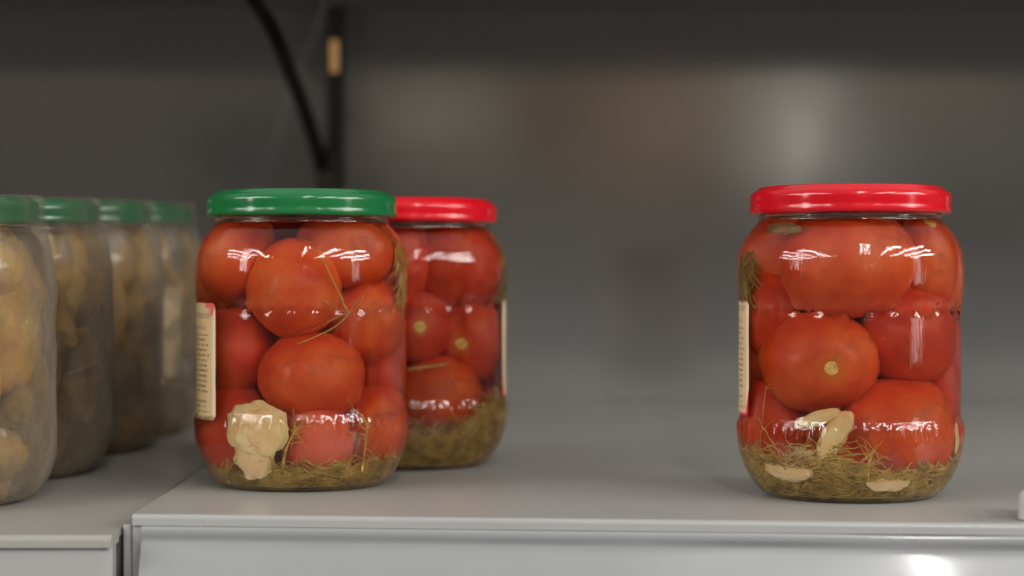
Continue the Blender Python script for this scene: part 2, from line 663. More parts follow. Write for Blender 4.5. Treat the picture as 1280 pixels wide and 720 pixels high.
# board: the top, turned down over a rounded lip
b = []
prof = rounded(FRONT, FRONT + .02, -.0065, 0, .0026)
o = extrude_profile('board', rounded(FRONT, 2.0, -.0046, 0, .0020), SEAM, R1, LIP, shelf, SK, L0, 40)
# the rear of the skewed board must not pierce the back panel: cut square at the wall
for v in o.data.vertices:
    yy = v.co.y + shelf.location.y
    if yy > 1.8:
        v.co.y = WALL - .001 - shelf.location.y
o.data.materials.append(SHELF)
for p in o.data.polygons:
    if abs(p.normal.z) > .95:
        p.material_index = 1
    if 0.05 < p.normal.z < .95 or (p.normal.y < -.5):
        p.use_smooth = False
o = extrude_profile('front_flange', [(FRONT + .0012, -.0048), (FRONT + .0012, -.045), (FRONT + .0035, -.045), (FRONT + .0035, -.0048)], SEAM, R1, LIP, shelf, SK, L0)
# price rail: convex plastic channel clipped on the flange, with a thin ridge on top
pr = [(FRONT + .0010, -.00475), (FRONT - .0013, -.0048), (FRONT - .0018, -.0054), (FRONT - .0018, -.0076), (FRONT - .0015, -.0085), (FRONT - .0010, -.0100)]
for k in range(9):
    a = k / 8
    pr.append((FRONT - .0010 - .0105 * a - .0016 * sin(pi * a), -.0110 - .032 * a))
pr += [(FRONT + .0010, -.0435)]
rail = extrude_profile('price_rail', pr[::-1], SEAM + .004, R1, RAIL, shelf, SK, L0, 90)
for v in rail.data.vertices:      # slightly warped plastic
    x = v.co.x
    v.co.z += .00035 * max(0, min(1, (x + .22) / .17)) * noise.noise(Vector((x * 14, 0, 0)))
    if v.co.z < -.0095:
        v.co.y += (.0001 + (.0022) * max(0, min(1, (x + .22) / .17))) * noise.noise(Vector((x * 16, 3, v.co.z * 30)))
for p in rail.data.polygons:
    p.use_smooth = len(p.vertices) == 4
o = box('dark_gap_filler', (SEAM - .0200, FRONT + .012, -.05), (SEAM - .0050, FRONT + .06, -.0085), DARKMETAL, shelf, .001)  # dark block added in place of the shaded gap between the shelf fronts
o.location = L0
o = box('end_cap', (SEAM - .0045, FRONT + .016, -.045), (SEAM - .0006, FRONT + .030, -.0045), LIP, shelf, .0012)
o.location = L0

SL = 0.030


XA, XB = (409 - 640) / F * (WALL - .02), (427 - 640) / F * (WALL - .02)


def left_z(y):
    return -.0057 + SL * (y - .80)


lsh = empty('metal_shelf', (-.4, .9, left_z(.9)))
tag(lsh, 'warm grey metal shelf board on the left carrying the film wrapped jars', 'shelf', 'shelf boards of the rack')
L1 = loc_of(lsh)
LF = .772
pts = rounded(LF, WALL - .002, -.005, 0, .0026)
o = extrude_profile('board', [(y, z + left_z(y)) for (y, z) in pts], -.9, SEAM - .0052, LEFT_SHELF, lsh, 0.004, L1, 12)
for v in o.data.vertices:
    if v.co.y + .9 > 1.45:
        v.co.y = WALL - .002 - .9
pts = []
for k in range(7):
    a = k / 6 * pi / 2
    pts.append((SEAM - .0102 + .0045 * sin(a) - .0, LF + .0055 - .0045 * cos(a)))
# flange with a rounded vertical end on the right
V, Fc = [], []
ring = [(-.9, LF + .001)] + pts + [(SEAM - .007, LF + .03), (SEAM - .009, LF + .03)] + [(SEAM - .011, LF + .0075), (-.9, LF + .004)]
for z in (-.05, left_z(LF) - .0052):
    for (x, y) in ring:
        V.append((x + L1[0], y + L1[1], z + L1[2]))
n = len(ring)
for k in range(n):
    Fc.append((k, (k + 1) % n, n + (k + 1) % n, n + k))
Fc.append(tuple(range(n))[::-1])
Fc.append(tuple(range(n, 2 * n)))
o = link('front_flange', V, Fc, LIP, lsh, smooth=False)

# back panels, kept a few centimetres apart around the upright
bp = box('back_panel', (XB - .002, WALL, -.05), (1.6, WALL + .012, .60), BACK)
tag(bp, kind='structure')
bp = box('back_panel', (-1.6, WALL, -.05), (XA + .002, WALL + .012, .60), BACK)
tag(bp, kind='structure')
bp = box('back_strip', (-.20, WALL + .02, -.05), (-.10, WALL + .03, .60), DARKMETAL, None, .001)
tag(bp, kind='structure')
# upper shelf seen from below
us = box('upper_shelf', (-.142, 1.02, .306), (1.6, WALL - .003, .318), UNDER, None, .001)
tag(us, 'dark underside of the next shelf above the tomato jars', 'shelf', 'shelf boards of the rack')
us = box('upper_shelf', (-1.6, 1.02, .308), (-.148, WALL - .003, .320), UNDER, None, .001)
tag(us, 'dark underside of the next shelf above the film wrapped jars', 'shelf', 'shelf boards of the rack')

# upright between the bays with slots
up = empty('slotted_upright', (-.150, WALL - .02, -.04))
tag(up, 'dark slotted metal upright between the two back panels', 'upright')
Lu = loc_of(up)
# C section with a real slot opening, front face split round it
z_hi = HC + (346 - 50) / F * (WALL - .02)
z_lo = HC + (346 - 91) / F * (WALL - .02)
xa, xb = XA, XB
slx = (417 - 640) / F * (WALL - .02)
hw = .0040
V, Fc = [], []


def addbox(V, Fc, lo, hi):
    x0, y0, z0 = lo
    x1, y1, z1 = hi
    b_ = len(V)
    V += [(x0, y0, z0), (x1, y0, z0), (x1, y1, z0), (x0, y1, z0), (x0, y0, z1), (x1, y0, z1), (x1, y1, z1), (x0, y1, z1)]
    Fc += [tuple(b_ + i for i in f) for f in [(0, 3, 2, 1), (4, 5, 6, 7), (0, 1, 5, 4), (1, 2, 6, 5), (2, 3, 7, 6), (3, 0, 4, 7)]]


yf = WALL - .020
slots = [(z_lo, z_hi)]
zc = -.045
addbox(V, Fc, (xa, yf, -.04), (slx - hw, yf + .002, .60))
addbox(V, Fc, (slx + hw, yf, -.04), (xb, yf + .002, .60))
addbox(V, Fc, (slx - hw, yf, -.04), (slx + hw, yf + .002, z_lo))
addbox(V, Fc, (slx - hw, yf, z_hi), (slx + hw, yf + .002, .60))
addbox(V, Fc, (xa, yf + .002, -.04), (xa + .002, WALL + .01, .60))
addbox(V, Fc, (xb - .002, yf + .002, -.04), (xb, WALL + .01, .60))
V = [(v[0] + Lu[0], v[1] + Lu[1], v[2] + Lu[2]) for v in V]
o = link('post', V, Fc, DARKMETAL, up, smooth=False)
o = box('slot_glow_plate', (slx - hw - .001, yf + .0022, z_lo - .003), (slx + hw + .001, yf + .004, z_hi + .003), TAN, up)
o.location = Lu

duct = box('cable_duct', (-.1500, WALL - .034, .001), (-.1330, WALL - .022, HC + (346 - 186) / F * (WALL - .03)), DUCT, None, .002)
tag(duct, 'grey brown vertical duct where the black cable ends, behind the green lidded jar', 'cable duct')

# cable
V, Fc = [], []
cp = [(280, -60), (303, -22), (320, 4), (337, 30), (351, 60), (362, 90), (373, 116), (382, 142), (389, 163), (395, 182), (400, 198), (402, 212)]
pts = []
P = [at(x, y, 1.24 + .22 * max(0, min(1, (y - 60) / 130))) for x, y in cp]
for i in range(len(P) - 1):
    p0, p1, p2, p3 = P[max(i - 1, 0)], P[i], P[i + 1], P[min(i + 2, len(P) - 1)]
    for k in range(6):
        s_ = k / 6
        pts.append(.5 * ((2 * p1) + (p2 - p0) * s_ + (2 * p0 - 5 * p1 + 4 * p2 - p3) * s_ ** 2 + (3 * p1 - p0 - 3 * p2 + p3) * s_ ** 3))
pts.append(P[-1])
tube(V, Fc, pts, lambda s_: .0044 + .0012 * s_, 12)
cb = link('cable', V, Fc, CABLE)
tag(cb, 'black cable hanging down to the upright behind the green lidded jar', 'cable')

# white plastic object cut by the right edge of the picture
p0 = at(1299, 650, .76)
wp = empty('shelf_divider', (p0.x, FRONT + SK * p0.x + .012, 0.0))
tag(wp, 'white plastic shelf divider end at the right edge of the picture', 'shelf divider')
V, Fc, M = fat(smooth_profile([(.0001, .0125), (.0035, .0123), (.0052, .0108), (.0058, .008), (.0058, .001), (.0058, .0004)], .0008), 24)
cap(V, Fc, M, len(V) // 24 - 1, 24, .0004, True)
link('end_post', V, Fc[:], WHITE, wp)
o = box('fence_blade', (.0045, -.0008, .0005), (.0065, .03, .011), WHITE, wp, .0005)

# ---------------------------------------------------------------- jars
ZS = .961
PROF = [(.0330, .0000), (.0365, .0004), (.0398, .0024), (.0436, .0068), (.0469, .0130), (.0490, .0190), (.0499, .0240), (.0502, .0290), (.0499, .0333),
        (.0490, .0368), (.0488, .0400), (.0488, .0620), (.0488, .0810), (.0490, .0870), (.0497, .0915), (.0500, .0975), (.0501, .1045),
        (.0498, .1095), (.0487, .1145), (.0466, .1192), (.0439, .1232), (.0413, .1262), (.0404, .1276), (.0404, .1283), (.0410, .1291), (.0404, .1300), (.0399, .1318), (.0398, .1335), (.0398, .1375)]
PROF = [(r, z * ZS) for r, z in PROF]
PO = smooth_profile(PROF, .0008)


def r_out(z):
    for (r0, z0), (r1, z1) in zip(PROF, PROF[1:]):
        if z0 <= z <= z1:
            return r0 + (r1 - r0) * (z - z0) / max(1e-9, z1 - z0)
    return PROF[-1][0]


TH = .0019
PIN = [(.0003, .0055), (.015, .0050), (.026, .0036), (.0330, .0022), (.0378, .0035), (.0426, .0078), (.0455, .0138), (.0473, .0200), (.0481, .0275), (.0478, .0330),
       (.0472, .0370), (.0470, .0400), (.0470, .0620), (.0470, .0830), (.0471, .0880), (.0476, .0920), (.0480, .0985), (.0480, .1040),
       (.0476, .1090), (.0465, .1138), (.0445, .1183), (.0419, .1222), (.0395, .1250), (.0383, .1280), (.0380, .1375)]
PIN = [(r, z * ZS) for r, z in PIN]
LEVEL = .1284 * ZS


def r_in(z):
    if z < .0022:
        return .030
    for (r0, z0), (r1, z1) in zip(PIN[3:], PIN[4:]):
        if z0 <= z <= z1:
            return r0 + (r1 - r0) * (z - z0) / max(1e-9, z1 - z0)
    return PIN[-1][0]


def flutes(r, z, th):
    """a ring of pressed ovals below the shoulder, knurls near the foot, and slightly uneven glass"""
    d = 0.0
    z = z / ZS
    if .0826 < z < .0910:
        a = sin(pi * (z - .0826) / .0084) ** 2
        d += .0013 * a * (max(0.0, cos(28 * th)) ** .6) * (.82 + .55 * noise.noise(Vector((cos(th) * 6, sin(th) * 6, 3))))
    if .0265 < z < .0370:
        a = sin(pi * (z - .0265) / .0105) ** 2
        d += .00028 * a * (cos(60 * th))
    if .038 < z < .083:
        d += .00010 * noise.noise(Vector((cos(th) * 7, sin(th) * 7, z * 12)))
    if r > .039:
        d += .00018 * noise.noise(Vector((cos(th) * 3, sin(th) * 3, z * 60)))
    return r - d


SEG = 384


def lid_profile():
    zb = .1302 * ZS
    return smooth_profile([(.0405, zb + .0006), (.0432, zb + .0000), (.0444, zb + .0007), (.0447, zb + .0020), (.0442, zb + .0032), (.0443, zb + .0045), (.0444, zb + .0078), (.0440, zb + .0093),
                           (.0428, zb + .0102), (.0414, zb + .0110), (.0404, zb + .0121), (.0392, zb + .0124), (.0378, zb + .0121), (.0368, zb + .0111),
                           (.0350, zb + .0108), (.0220, zb + .0108), (.0120, zb + .0109), (.0010, zb + .0110)], .0008)


def make_jar(name, loc, label, lid_col, cat='jar', group=None, brine_label=None, rot=(0, 0, 0), zs=1.0, brine=True, cat_film=False):
    root = empty(name, loc, rot)
    tag(root, label, cat, group)
    # glass: outer skin, over the mouth, down the dry inner wall to the brine
    prof = list(PO)
    prof += [(.0392, .1379 * ZS), (.0386, .1379 * ZS)]
    lvl = LEVEL if brine else 0.0
    if brine:
        ins = [(r_in(z), z) for z in (.1375 * ZS, .1340 * ZS, .1310 * ZS, .1297 * ZS, .1290 * ZS, LEVEL)]
    else:
        ins = smooth_profile(PIN, .0014)[::-1]
    V, Fc, M = fat(prof + ins, SEG, lambda r, z, th: flutes(r, z, th) if False else r)
    # apply the pressed pattern to the outer skin only
    no = len(PO)
    for i in range(no):
        r, z = prof[i]
        for k in range(SEG):
            th = 2 * pi * k / SEG
            rr = flutes(r, z, th)
            V[i * SEG + k] = (rr * cos(th), rr * sin(th), z)
    # foot: push-up under the base
    base = len(V)
    foot = [(.0300, .0004), (.0270, .0016), (.0200, .0026), (.0100, .0031)]
    for (r, z) in foot:
        for k in range(SEG):
            th = 2 * pi * k / SEG
            V.append((r * cos(th), r * sin(th), z))
    rings = [0] + [base // SEG + i for i in range(len(foot))]
    for a, b_ in zip(rings, rings[1:]):
        for k in range(SEG):
            k2 = (k + 1) % SEG
            Fc.append((a * SEG + k2, a * SEG + k, b_ * SEG + k, b_ * SEG + k2))
    cap(V, Fc, M, rings[-1], SEG, .0033, False)
    if not brine:
        pass
    g = link('jar_body', V, Fc, GLASS, root)
    # lid
    V, Fc, M = fat(lid_profile(), 160, lambda r, z, th: r + (.00012 * cos(6 * th) if z < .135 else 0))
    ring = len(V) // 160 - 1
    cap(V, Fc, M, ring, 160, .1302 * ZS + .0110, True)
    # underside liner
    b0 = len(V) // 160 if False else None
    ld = link('lid', V, Fc, lid_col, root)
    so = ld.modifiers.new('thick', 'SOLIDIFY')
    so.thickness = .0005
    so.offset = -1
    V, Fc, M = fat([(.0003, .1337), (.0395, .1337), (.0395, .1334), (.0003, .1334)], 96, closed=True)
    link('liner', V, Fc, LINER, ld)
    root.scale = (1, 1, zs)
    bo = None
    if brine:
        pin = [p for p in smooth_profile(PIN, .0014) if p[1] < LEVEL - .0004] + [(r_in(LEVEL), LEVEL)]
        V, Fc, M = fat(pin, SEG)
        n = len(pin)
        cap(V, Fc, M, 0, SEG, .0055, False)
        nf = len(Fc)
        M = [0] * nf
        # meniscus and top
        top = [(r_in(LEVEL) - .0012, LEVEL - .0007), (r_in(LEVEL) - .003, LEVEL - .0009), (.02, LEVEL - .0010)]
        b1 = len(V)
        for (r, z) in top:
            for k in range(SEG):
                th = 2 * pi * k / SEG
                V.append((r * cos(th), r * sin(th), z))
        # ring index bookkeeping by absolute offsets
        offs = [(n - 1) * SEG, b1, b1 + SEG, b1 + 2 * SEG]
        for a, b_ in zip(offs, offs[1:]):
            for k in range(SEG):
                k2 = (k + 1) % SEG
                Fc.append((a + k, a + k2, b_ + k2, b_ + k))
                M.append(1)
        c = len(V)
        V.append((0, 0, LEVEL - .001))
        for k in range(SEG):
            Fc.append((offs[-1] + k, offs[-1] + (k + 1) % SEG, c))
            M.append(1)
        bo = link('brine', V, Fc, [BR_SIDE, BR_TOP], None, fm=M)
        bo.location = loc
        bo.rotation_euler = rot
        tag(bo, brine_label, 'brine', 'brine in the film wrapped jars' if cat_film else 'brine in the tomato jars', 'stuff')
    return root


def make_label(root, a0, a1, z0, z1, m, dr=.00025, r0=.0489):
    z0, z1 = z0 * ZS, z1 * ZS
    """paper sticker on the glass from angle a0 (its right edge as read) to a1, rounded corners"""
    V, Fc, UV = [], [], []
    na, nz = 60, 30
    for side in (0, 1):
        for j in range(nz + 1):
            for i in range(na + 1):
                u, v = i / na, j / nz
                L = abs(a1 - a0) * r0
                # rounded corners: pull the ends in
                rc = .0018
                zz = z0 + (z1 - z0) * v
                e = min(zz - z0, z1 - zz)
                pull = rc - sqrt(max(0, rc * rc - max(0, rc - e) ** 2))
                s_ = pull + (L - 2 * pull) * u
                a = a0 + (a1 - a0) * s_ / L
                r = r0 + dr + (.00013 if side else 0) + .0001 * max(0, sin(a * 9 + zz * 200))
                V.append((r * cos(a), r * sin(a), zz))
                UV.append((s_ * 1000, (zz - z0) * 1000))
    w_ = na + 1
    off = w_ * (nz + 1)
    sgn = a1 > a0
    for j in range(nz):
        for i in range(na):
            q = (j * w_ + i, j * w_ + i + 1, (j + 1) * w_ + i + 1, (j + 1) * w_ + i)
            Fc.append(q[::-1] if sgn else q)
            q2 = tuple(off + t_ for t_ in q)
            Fc.append(q2 if sgn else q2[::-1])
    o = link('paper_label', V, Fc, m, root)
    uvl = o.data.uv_layers.new(name='uv')
    for lp in o.data.loops:
        uvl.data[lp.index].uv = UV[lp.vertex_index]
    return o


# ray through the side of a jar, bent by glass and brine
NB = 1.345


def into_jar(J, px, py, dy):
    """world point inside the jar centred on J that the photograph shows at (px, py), dy metres behind the axis (negative: in front)"""
    cx, cyy = J[0], J[1]
    o_ = Vector((0, 0, HC))
    d = Vector(((px - 640) / F, 1.0, -(py - 346) / F)).normalized()
    # 2d cylinder hit
    R = .0492
    a = d.x ** 2 + d.y ** 2
    ox, oy = -cx, -cyy
    b_ = ox * d.x + oy * d.y
    c_ = ox * ox + oy * oy - R * R
    disc = b_ * b_ - a * c_
    if disc < 0:
        t_c = -b_ / a
        q = o_ + d * t_c
        v = Vector((q.x - cx, q.y - cyy))
        v = v.normalized() * R
        hit = Vector((cx + v.x, cyy + v.y, q.z))
    else:
        t1 = (-b_ - sqrt(disc)) / a
        hit = o_ + d * t1
    nrm = Vector(((hit.x - cx) / R, (hit.y - cyy) / R, 0))
    ci = -nrm.dot(d)
    eta = 1 / NB
    k = 1 - eta * eta * (1 - ci * ci)
    t_ = eta * d + (eta * ci - sqrt(k)) * nrm
    s_ = (cyy + dy - hit.y) / t_.y
    return hit + t_ * s_


def solve_tomato(J, px, py, rx, ry, back=0.0, fill=.0464):
    dy = -.02
    lim = .96 * .05 * F / J[1]
    cxp = 640 + J[0] * F / J[1]
    for _ in range(12):
        c = into_jar(J, px, py, dy)
        xl = max(px - rx, cxp - lim)
        xr = min(px + rx, cxp + lim)
        wx_ = (into_jar(J, xr, py, dy).x - into_jar(J, xl, py, dy).x) / 2
        hz = (into_jar(J, px, py - ry, dy).z - into_jar(J, px, py + ry, dy).z) / 2
        wx_ = max(.62 * hz, wx_)
        r = sqrt(wx_ * hz)
        lx = c.x - J[0]
        lim_r = fill - min(wx_, r)
        if abs(lx) > lim_r * .995:
            lx = math.copysign(lim_r * .995, lx)
            ndy = -sqrt(max(0, lim_r ** 2 - lx ** 2))
        else:
            ndy = -sqrt(lim_r ** 2 - lx ** 2)
        dy = .5 * dy + .5 * min(ndy + back, .03)
    c.x = J[0] + lx
    c.z = max(c.z, J[2] + .0066 + hz)
    return c, wx_, hz


def blob(name, center, radii, m, pole=(0, 0, 1), seed=0, lob=.02, nz=.035, nf=1.6, seg=56, rings=40, parent=None, smoothpole=True):
    """lumpy ellipsoid with a dimple at the stem end; stores how close each vertex is to the stem end"""
    pole = Vector(pole).normalized()
    q = Vector((0, 0, 1)).rotation_difference(pole)
    V, Fc, A = [], [], []

    def vert(th, ph):
        d = Vector((sin(th) * cos(ph), sin(th) * sin(ph), cos(th)))
        r = 1 + lob * cos(5 * ph + seed) * sin(th) ** 2
        r += nz * noise.noise(d * nf + Vector((seed * 3.7, seed, 1)))
        r += nz * .35 * noise.noise(d * nf * 3 + Vector((seed * 1.7, 4, seed)))
        r -= .075 * math.exp(-(th / .28) ** 2)
        r -= .02 * math.exp(-((pi - th) / .25) ** 2)
        w_ = q @ d
        return Vector((w_.x * radii[0], w_.y * radii[1], w_.z * radii[2])) * r, cos(th)
    v, a = vert(0, 0)
    V.append(v)
    A.append(a)
    for i in range(1, rings):
        for k in range(seg):
            v, a = vert(pi * i / rings, 2 * pi * k / seg)
            V.append(v)
            A.append(a)
    v, a = vert(pi, 0)
    V.append(v)
    A.append(a)
    for k in range(seg):
        Fc.append((0, 1 + k, 1 + (k + 1) % seg))
    for i in range(rings - 2):
        for k in range(seg):
            k2 = (k + 1) % seg
            Fc.append((1 + i * seg + k, 1 + (i + 1) * seg + k, 1 + (i + 1) * seg + k2, 1 + i * seg + k2))
    lst = len(V) - 1
    for k in range(seg):
        Fc.append((1 + (rings - 2) * seg + (k + 1) % seg, 1 + (rings - 2) * seg + k, lst))
    o = link(name, V, Fc, m, parent)
    o.location = center
    at_ = o.data.attributes.new('pole', 'FLOAT', 'POINT')
    at_.data.foreach_set('value', A)
    return o, q, V[0]


def tomato(J, group, px, py, rx, ry, label, back=0.0, skin=0, pole=(0, .3, 1), seed=0, scar=False, dep=1.0):
    c, wx_, hz = solve_tomato(J, px, py, rx * 1.03, ry * 1.03, back)
    wx_ *= 1.02
    hz *= 1.02
    dr = min(wx_, hz) * dep
    o, q, tip = blob('pickled_tomato', c, (wx_, dr, hz), TOM[skin], pole, seed)
    tag(o, label, 'tomato', group)
    if scar:
        V, Fc = [], []
        n1, n2 = 20, 6
        R = .0034
        p_ = Vector(pole).normalized()
        V.append((0, 0, .0004))
        for i in range(1, n2 + 1):
            for k in range(n1):
                a = 2 * pi * k / n1
                rr = R * i / n2 * (1 + .14 * noise.noise(Vector((cos(a) * 2, sin(a) * 2, seed))))
                h = .0008 * (1 - (i / n2) ** 2) - .0006 * math.exp(-((i / n2 - .45) / .18) ** 2) - (.0009 if i == n2 else 0)
                V.append((rr * cos(a), rr * sin(a), h))
        for k in range(n1):
            Fc.append((0, 1 + k, 1 + (k + 1) % n1))
        for i in range(n2 - 1):
            for k in range(n1):
                k2 = (k + 1) % n1
                Fc.append((1 + i * n1 + k, 1 + (i + 1) * n1 + k, 1 + (i + 1) * n1 + k2, 1 + i * n1 + k2))
        s_ = link('stem_scar', V, Fc, SCAR, o)
        s_.location = tip * 1.004
        s_.rotation_euler = Vector((0, 0, 1)).rotation_difference(p_).to_euler()
    return o


def strand(V, Fc, J, rng, p, d, length, rad, keep=.0463, curl=.9, sides=4, tipr=.35):
    """thin curved strand that stays inside the jar"""
    n = 6
    pts = []
    d = Vector(d).normalized()
    cur = Vector(p)
    for i in range(n):
        v = Vector((cur.x - J[0], cur.y - J[1]))
        lim = min(keep, r_in(max(.006, cur.z - J[2])) - .0012)
        if v.length > lim:
            v = v.normalized() * lim
            cur = Vector((J[0] + v.x, J[1] + v.y, cur.z))
        cur.z = max(cur.z, J[2] + .0036)
        pts.append(cur.copy())
        d = (d + Vector((rng.uniform(-1, 1), rng.uniform(-1, 1), rng.uniform(-1, 1))) * curl * .45).normalized()
        cur = cur + d * (length / (n - 1))
    tube(V, Fc, pts, lambda s_: rad * (1 - (1 - tipr) * s_), sides)


def dill(J, seed, n, hfun, label, name='dill', m=DILL):
    """tangle of soft dill strands lying on the jar floor against the glass; hfun(angle) gives its height"""
    rng = random.Random(seed)
    V, Fc = [], []
    # underlying packed mass
    sg, rgs = 72, 10
    base = len(V)
    for i in range(rgs + 1):
        for k in range(sg):
            a = 2 * pi * k / sg
            h = hfun(a)
            u = i / rgs
            z = J[2] + .0034 + (h * .84 - .003) * u
            z = max(z, J[2] + .0034 + .001 * u)
            rr = r_in(z - J[2]) - .0030 - .0016 * (.5 + .5 * noise.noise(Vector((cos(a) * 9, sin(a) * 9, z * 260 + seed)))) - .004 * u ** 4
            V.append(Vector((J[0] + rr * cos(a), J[1] + rr * sin(a), z)))
    for i in range(rgs):
        for k in range(sg):
            k2 = (k + 1) % sg
            Fc.append((base + i * sg + k, base + i * sg + k2, base + (i + 1) * sg + k2, base + (i + 1) * sg + k))
    c1 = len(V)
    V.append(Vector((J[0], J[1], J[2] + .0062)))
    V.append(Vector((J[0], J[1], J[2] + .012)))
    for k in range(sg):
        k2 = (k + 1) % sg
        Fc.append((base + k2, base + k, c1))
        Fc.append((base + rgs * sg + k, base + rgs * sg + k2, c1 + 1))
    for _ in range(int(n * 1.6)):
        a = rng.uniform(0, 2 * pi)
        h = hfun(a)
        z = J[2] + .0036 + (h - .003) * rng.random() ** 1.1
        r = r_in(z - J[2]) - rng.uniform(.0009, .0036)
        p = Vector((J[0] + r * cos(a), J[1] + r * sin(a), z))
        tdir = Vector((-sin(a), cos(a), 0)) * rng.choice((-1, 1))
        d = tdir * rng.uniform(.4, 1) + Vector((0, 0, rng.uniform(-.5, .5)))
        strand(V, Fc, J, rng, p, d, rng.uniform(.005, .014), rng.uniform(.00022, .00060))
    o = link(name, V, Fc, m)
    tag(o, label, 'dill', 'dill in the tomato jars', 'stuff')
    return o


def sprig(J, pts, rad, label, m=STALK, branches=0, seed=1, blen=.01, group='dill stalks in the tomato jars', name='dill_stalk', fan=False):
    """a stalk along picture points (px, py, dy), with thin side branches"""
    rng = random.Random(seed)
    P = [into_jar(J, *p) for p in pts]
    for p in P:
        v = Vector((p.x - J[0], p.y - J[1]))
        if v.length > .0464:
            v = v.normalized() * .0464
            p.x, p.y = J[0] + v.x, J[1] + v.y
    V, Fc = [], []
    out = []
    for i in range(len(P) - 1):
        p0, p1, p2, p3 = P[max(i - 1, 0)], P[i], P[i + 1], P[min(i + 2, len(P) - 1)]
        for k in range(5):
            s_ = k / 5
            out.append(.5 * ((2 * p1) + (p2 - p0) * s_ + (2 * p0 - 5 * p1 + 4 * p2 - p3) * s_ ** 2 + (3 * p1 - p0 - 3 * p2 + p3) * s_ ** 3))
    out.append(P[-1])
    tube(V, Fc, out, rad, 6)
    for _ in range(branches):
        p = out[-1] if fan else rng.choice(out)
        d = Vector((rng.uniform(-1, 1), rng.uniform(-.2, .1), rng.uniform(-1, 1)))
        strand(V, Fc, J, rng, p, d, blen * rng.uniform(.6, 1.3), rad * .55, keep=.0464, curl=.35)
    o = link(name, V, Fc, m)
    tag(o, label, 'dill stalk', group)
    return o


def clove(J, px, py, rx, ry, label, rot=0.0, dy=None, seed=0, thick=.5, lumpy=.22, name='garlic_clove', m=GARLIC, cat='garlic', group='garlic pieces in the tomato jars', fill=.0474):
    """flat or plump piece of garlic pressed against the glass, turned by rot in the picture plane"""
    s_ = F / J[1]
    a_, b_ = rx / s_ , ry / s_
    th = min(a_, b_) * thick
    lx_px = px
    g = -.040
    for _ in range(8):
        c = into_jar(J, lx_px, py, g)
        lx = c.x - J[0]
        lim = min(fill, r_in(max(.007, c.z - J[2])) - .0004) - th
        lx = max(-lim * .99, min(lim * .99, lx))
        g = .5 * g + .5 * (-sqrt(lim * lim - lx * lx))
    c.x = J[0] + lx
    c.y = J[1] + g
    c.z = max(c.z, J[2] + .0060 + b_ * (1.12 if lumpy > .3 else .9 if abs(rot) < 1 else .6))
    ang = math.atan2(lx, -g)
    V, Fc = [], []
    o, q, tip = blob(name, c, (a_ * .95, th, b_), m, (0, 1, .2), seed, .0, lumpy, 1.7, 60, 44)
    o.rotation_euler = (Matrix.Rotation(ang, 3, 'Z') @ Matrix.Rotation(rot, 3, 'Y')).to_euler()
    tag(o, label, cat, group)
    return o


def backfill(J, group, nm, seed):
    """the tomatoes behind the front layer, glimpsed through the gaps"""
    for k, (lx, ly, lz, w1) in enumerate([(-.0235, .010, .104, 'upper left'), (.0235, .010, .102, 'upper right'), (-.0240, .012, .064, 'middle left'),
                                          (.0240, .012, .062, 'middle right'), (-.0225, .012, .027, 'lower left'), (.0225, .012, .025, 'lower right'),
                                          (.001, .022, .083, 'upper middle'), (.001, .022, .043, 'lower middle')]):
        o, _, _ = blob('pickled_tomato', Vector((J[0] + lx, J[1] + ly, J[2] + lz * ZS)), (.0222, .0205, .0200), TOM[k % 2 * 2 if k < 2 else (1 if k % 2 else 0)], (.2, .3, 1), seed + k * 1.3)
        tag(o, 'shaded tomato in the back layer at the %s of the %s' % (w1, nm), 'tomato', group)


def jar_pos(cx, s_, z=0.0):
    D = F / s_
    return ((cx - 640) / s_, D, z)


G1 = 'pickled tomatoes in the green lidded jar'
G2 = 'pickled tomatoes in the jar on the right'
G3 = 'pickled tomatoes in the red lidded jar behind the green lidded one'
TG = 'jars of pickled tomatoes'

TUFT_O = organic('orange_brown_tuft', (.42, .16, .02), (.66, .30, .04), (.80, .46, .10), 160, .5, .2)
TUFT_G = organic('olive_tuft', (.16, .11, .02), (.30, .21, .04), (.42, .32, .08), 160, .5, .2)


def tuft(J, px, py, rx, ry, n, m, label, seed):
    """loose tuft of soft strands pressed against the glass of the shoulder"""
    rng = random.Random(seed)
    V, Fc = [], []
    for _ in range(n):
        a, q = rng.uniform(0, 2 * pi), sqrt(rng.random())
        p = into_jar(J, px + rx * q * cos(a), py + ry * q * sin(a), rng.uniform(-.012, -.002))
        v = Vector((p.x - J[0], p.y - J[1]))
        lim = min(.0470, r_in(p.z - J[2]) - .0012)
        v = v.normalized() * (lim - rng.uniform(0, .003))
        p.x, p.y = J[0] + v.x, J[1] + v.y
        d = Vector((rng.uniform(-.5, .5), rng.uniform(-.5, .5), -1))
        strand(V, Fc, J, rng, p, d, rng.uniform(.006, .013), rng.uniform(.0004, .0011), keep=.0470, curl=.8)
    o = link('herb_tuft', V, Fc, m)
    tag(o, label, 'herb tuft')
    return o


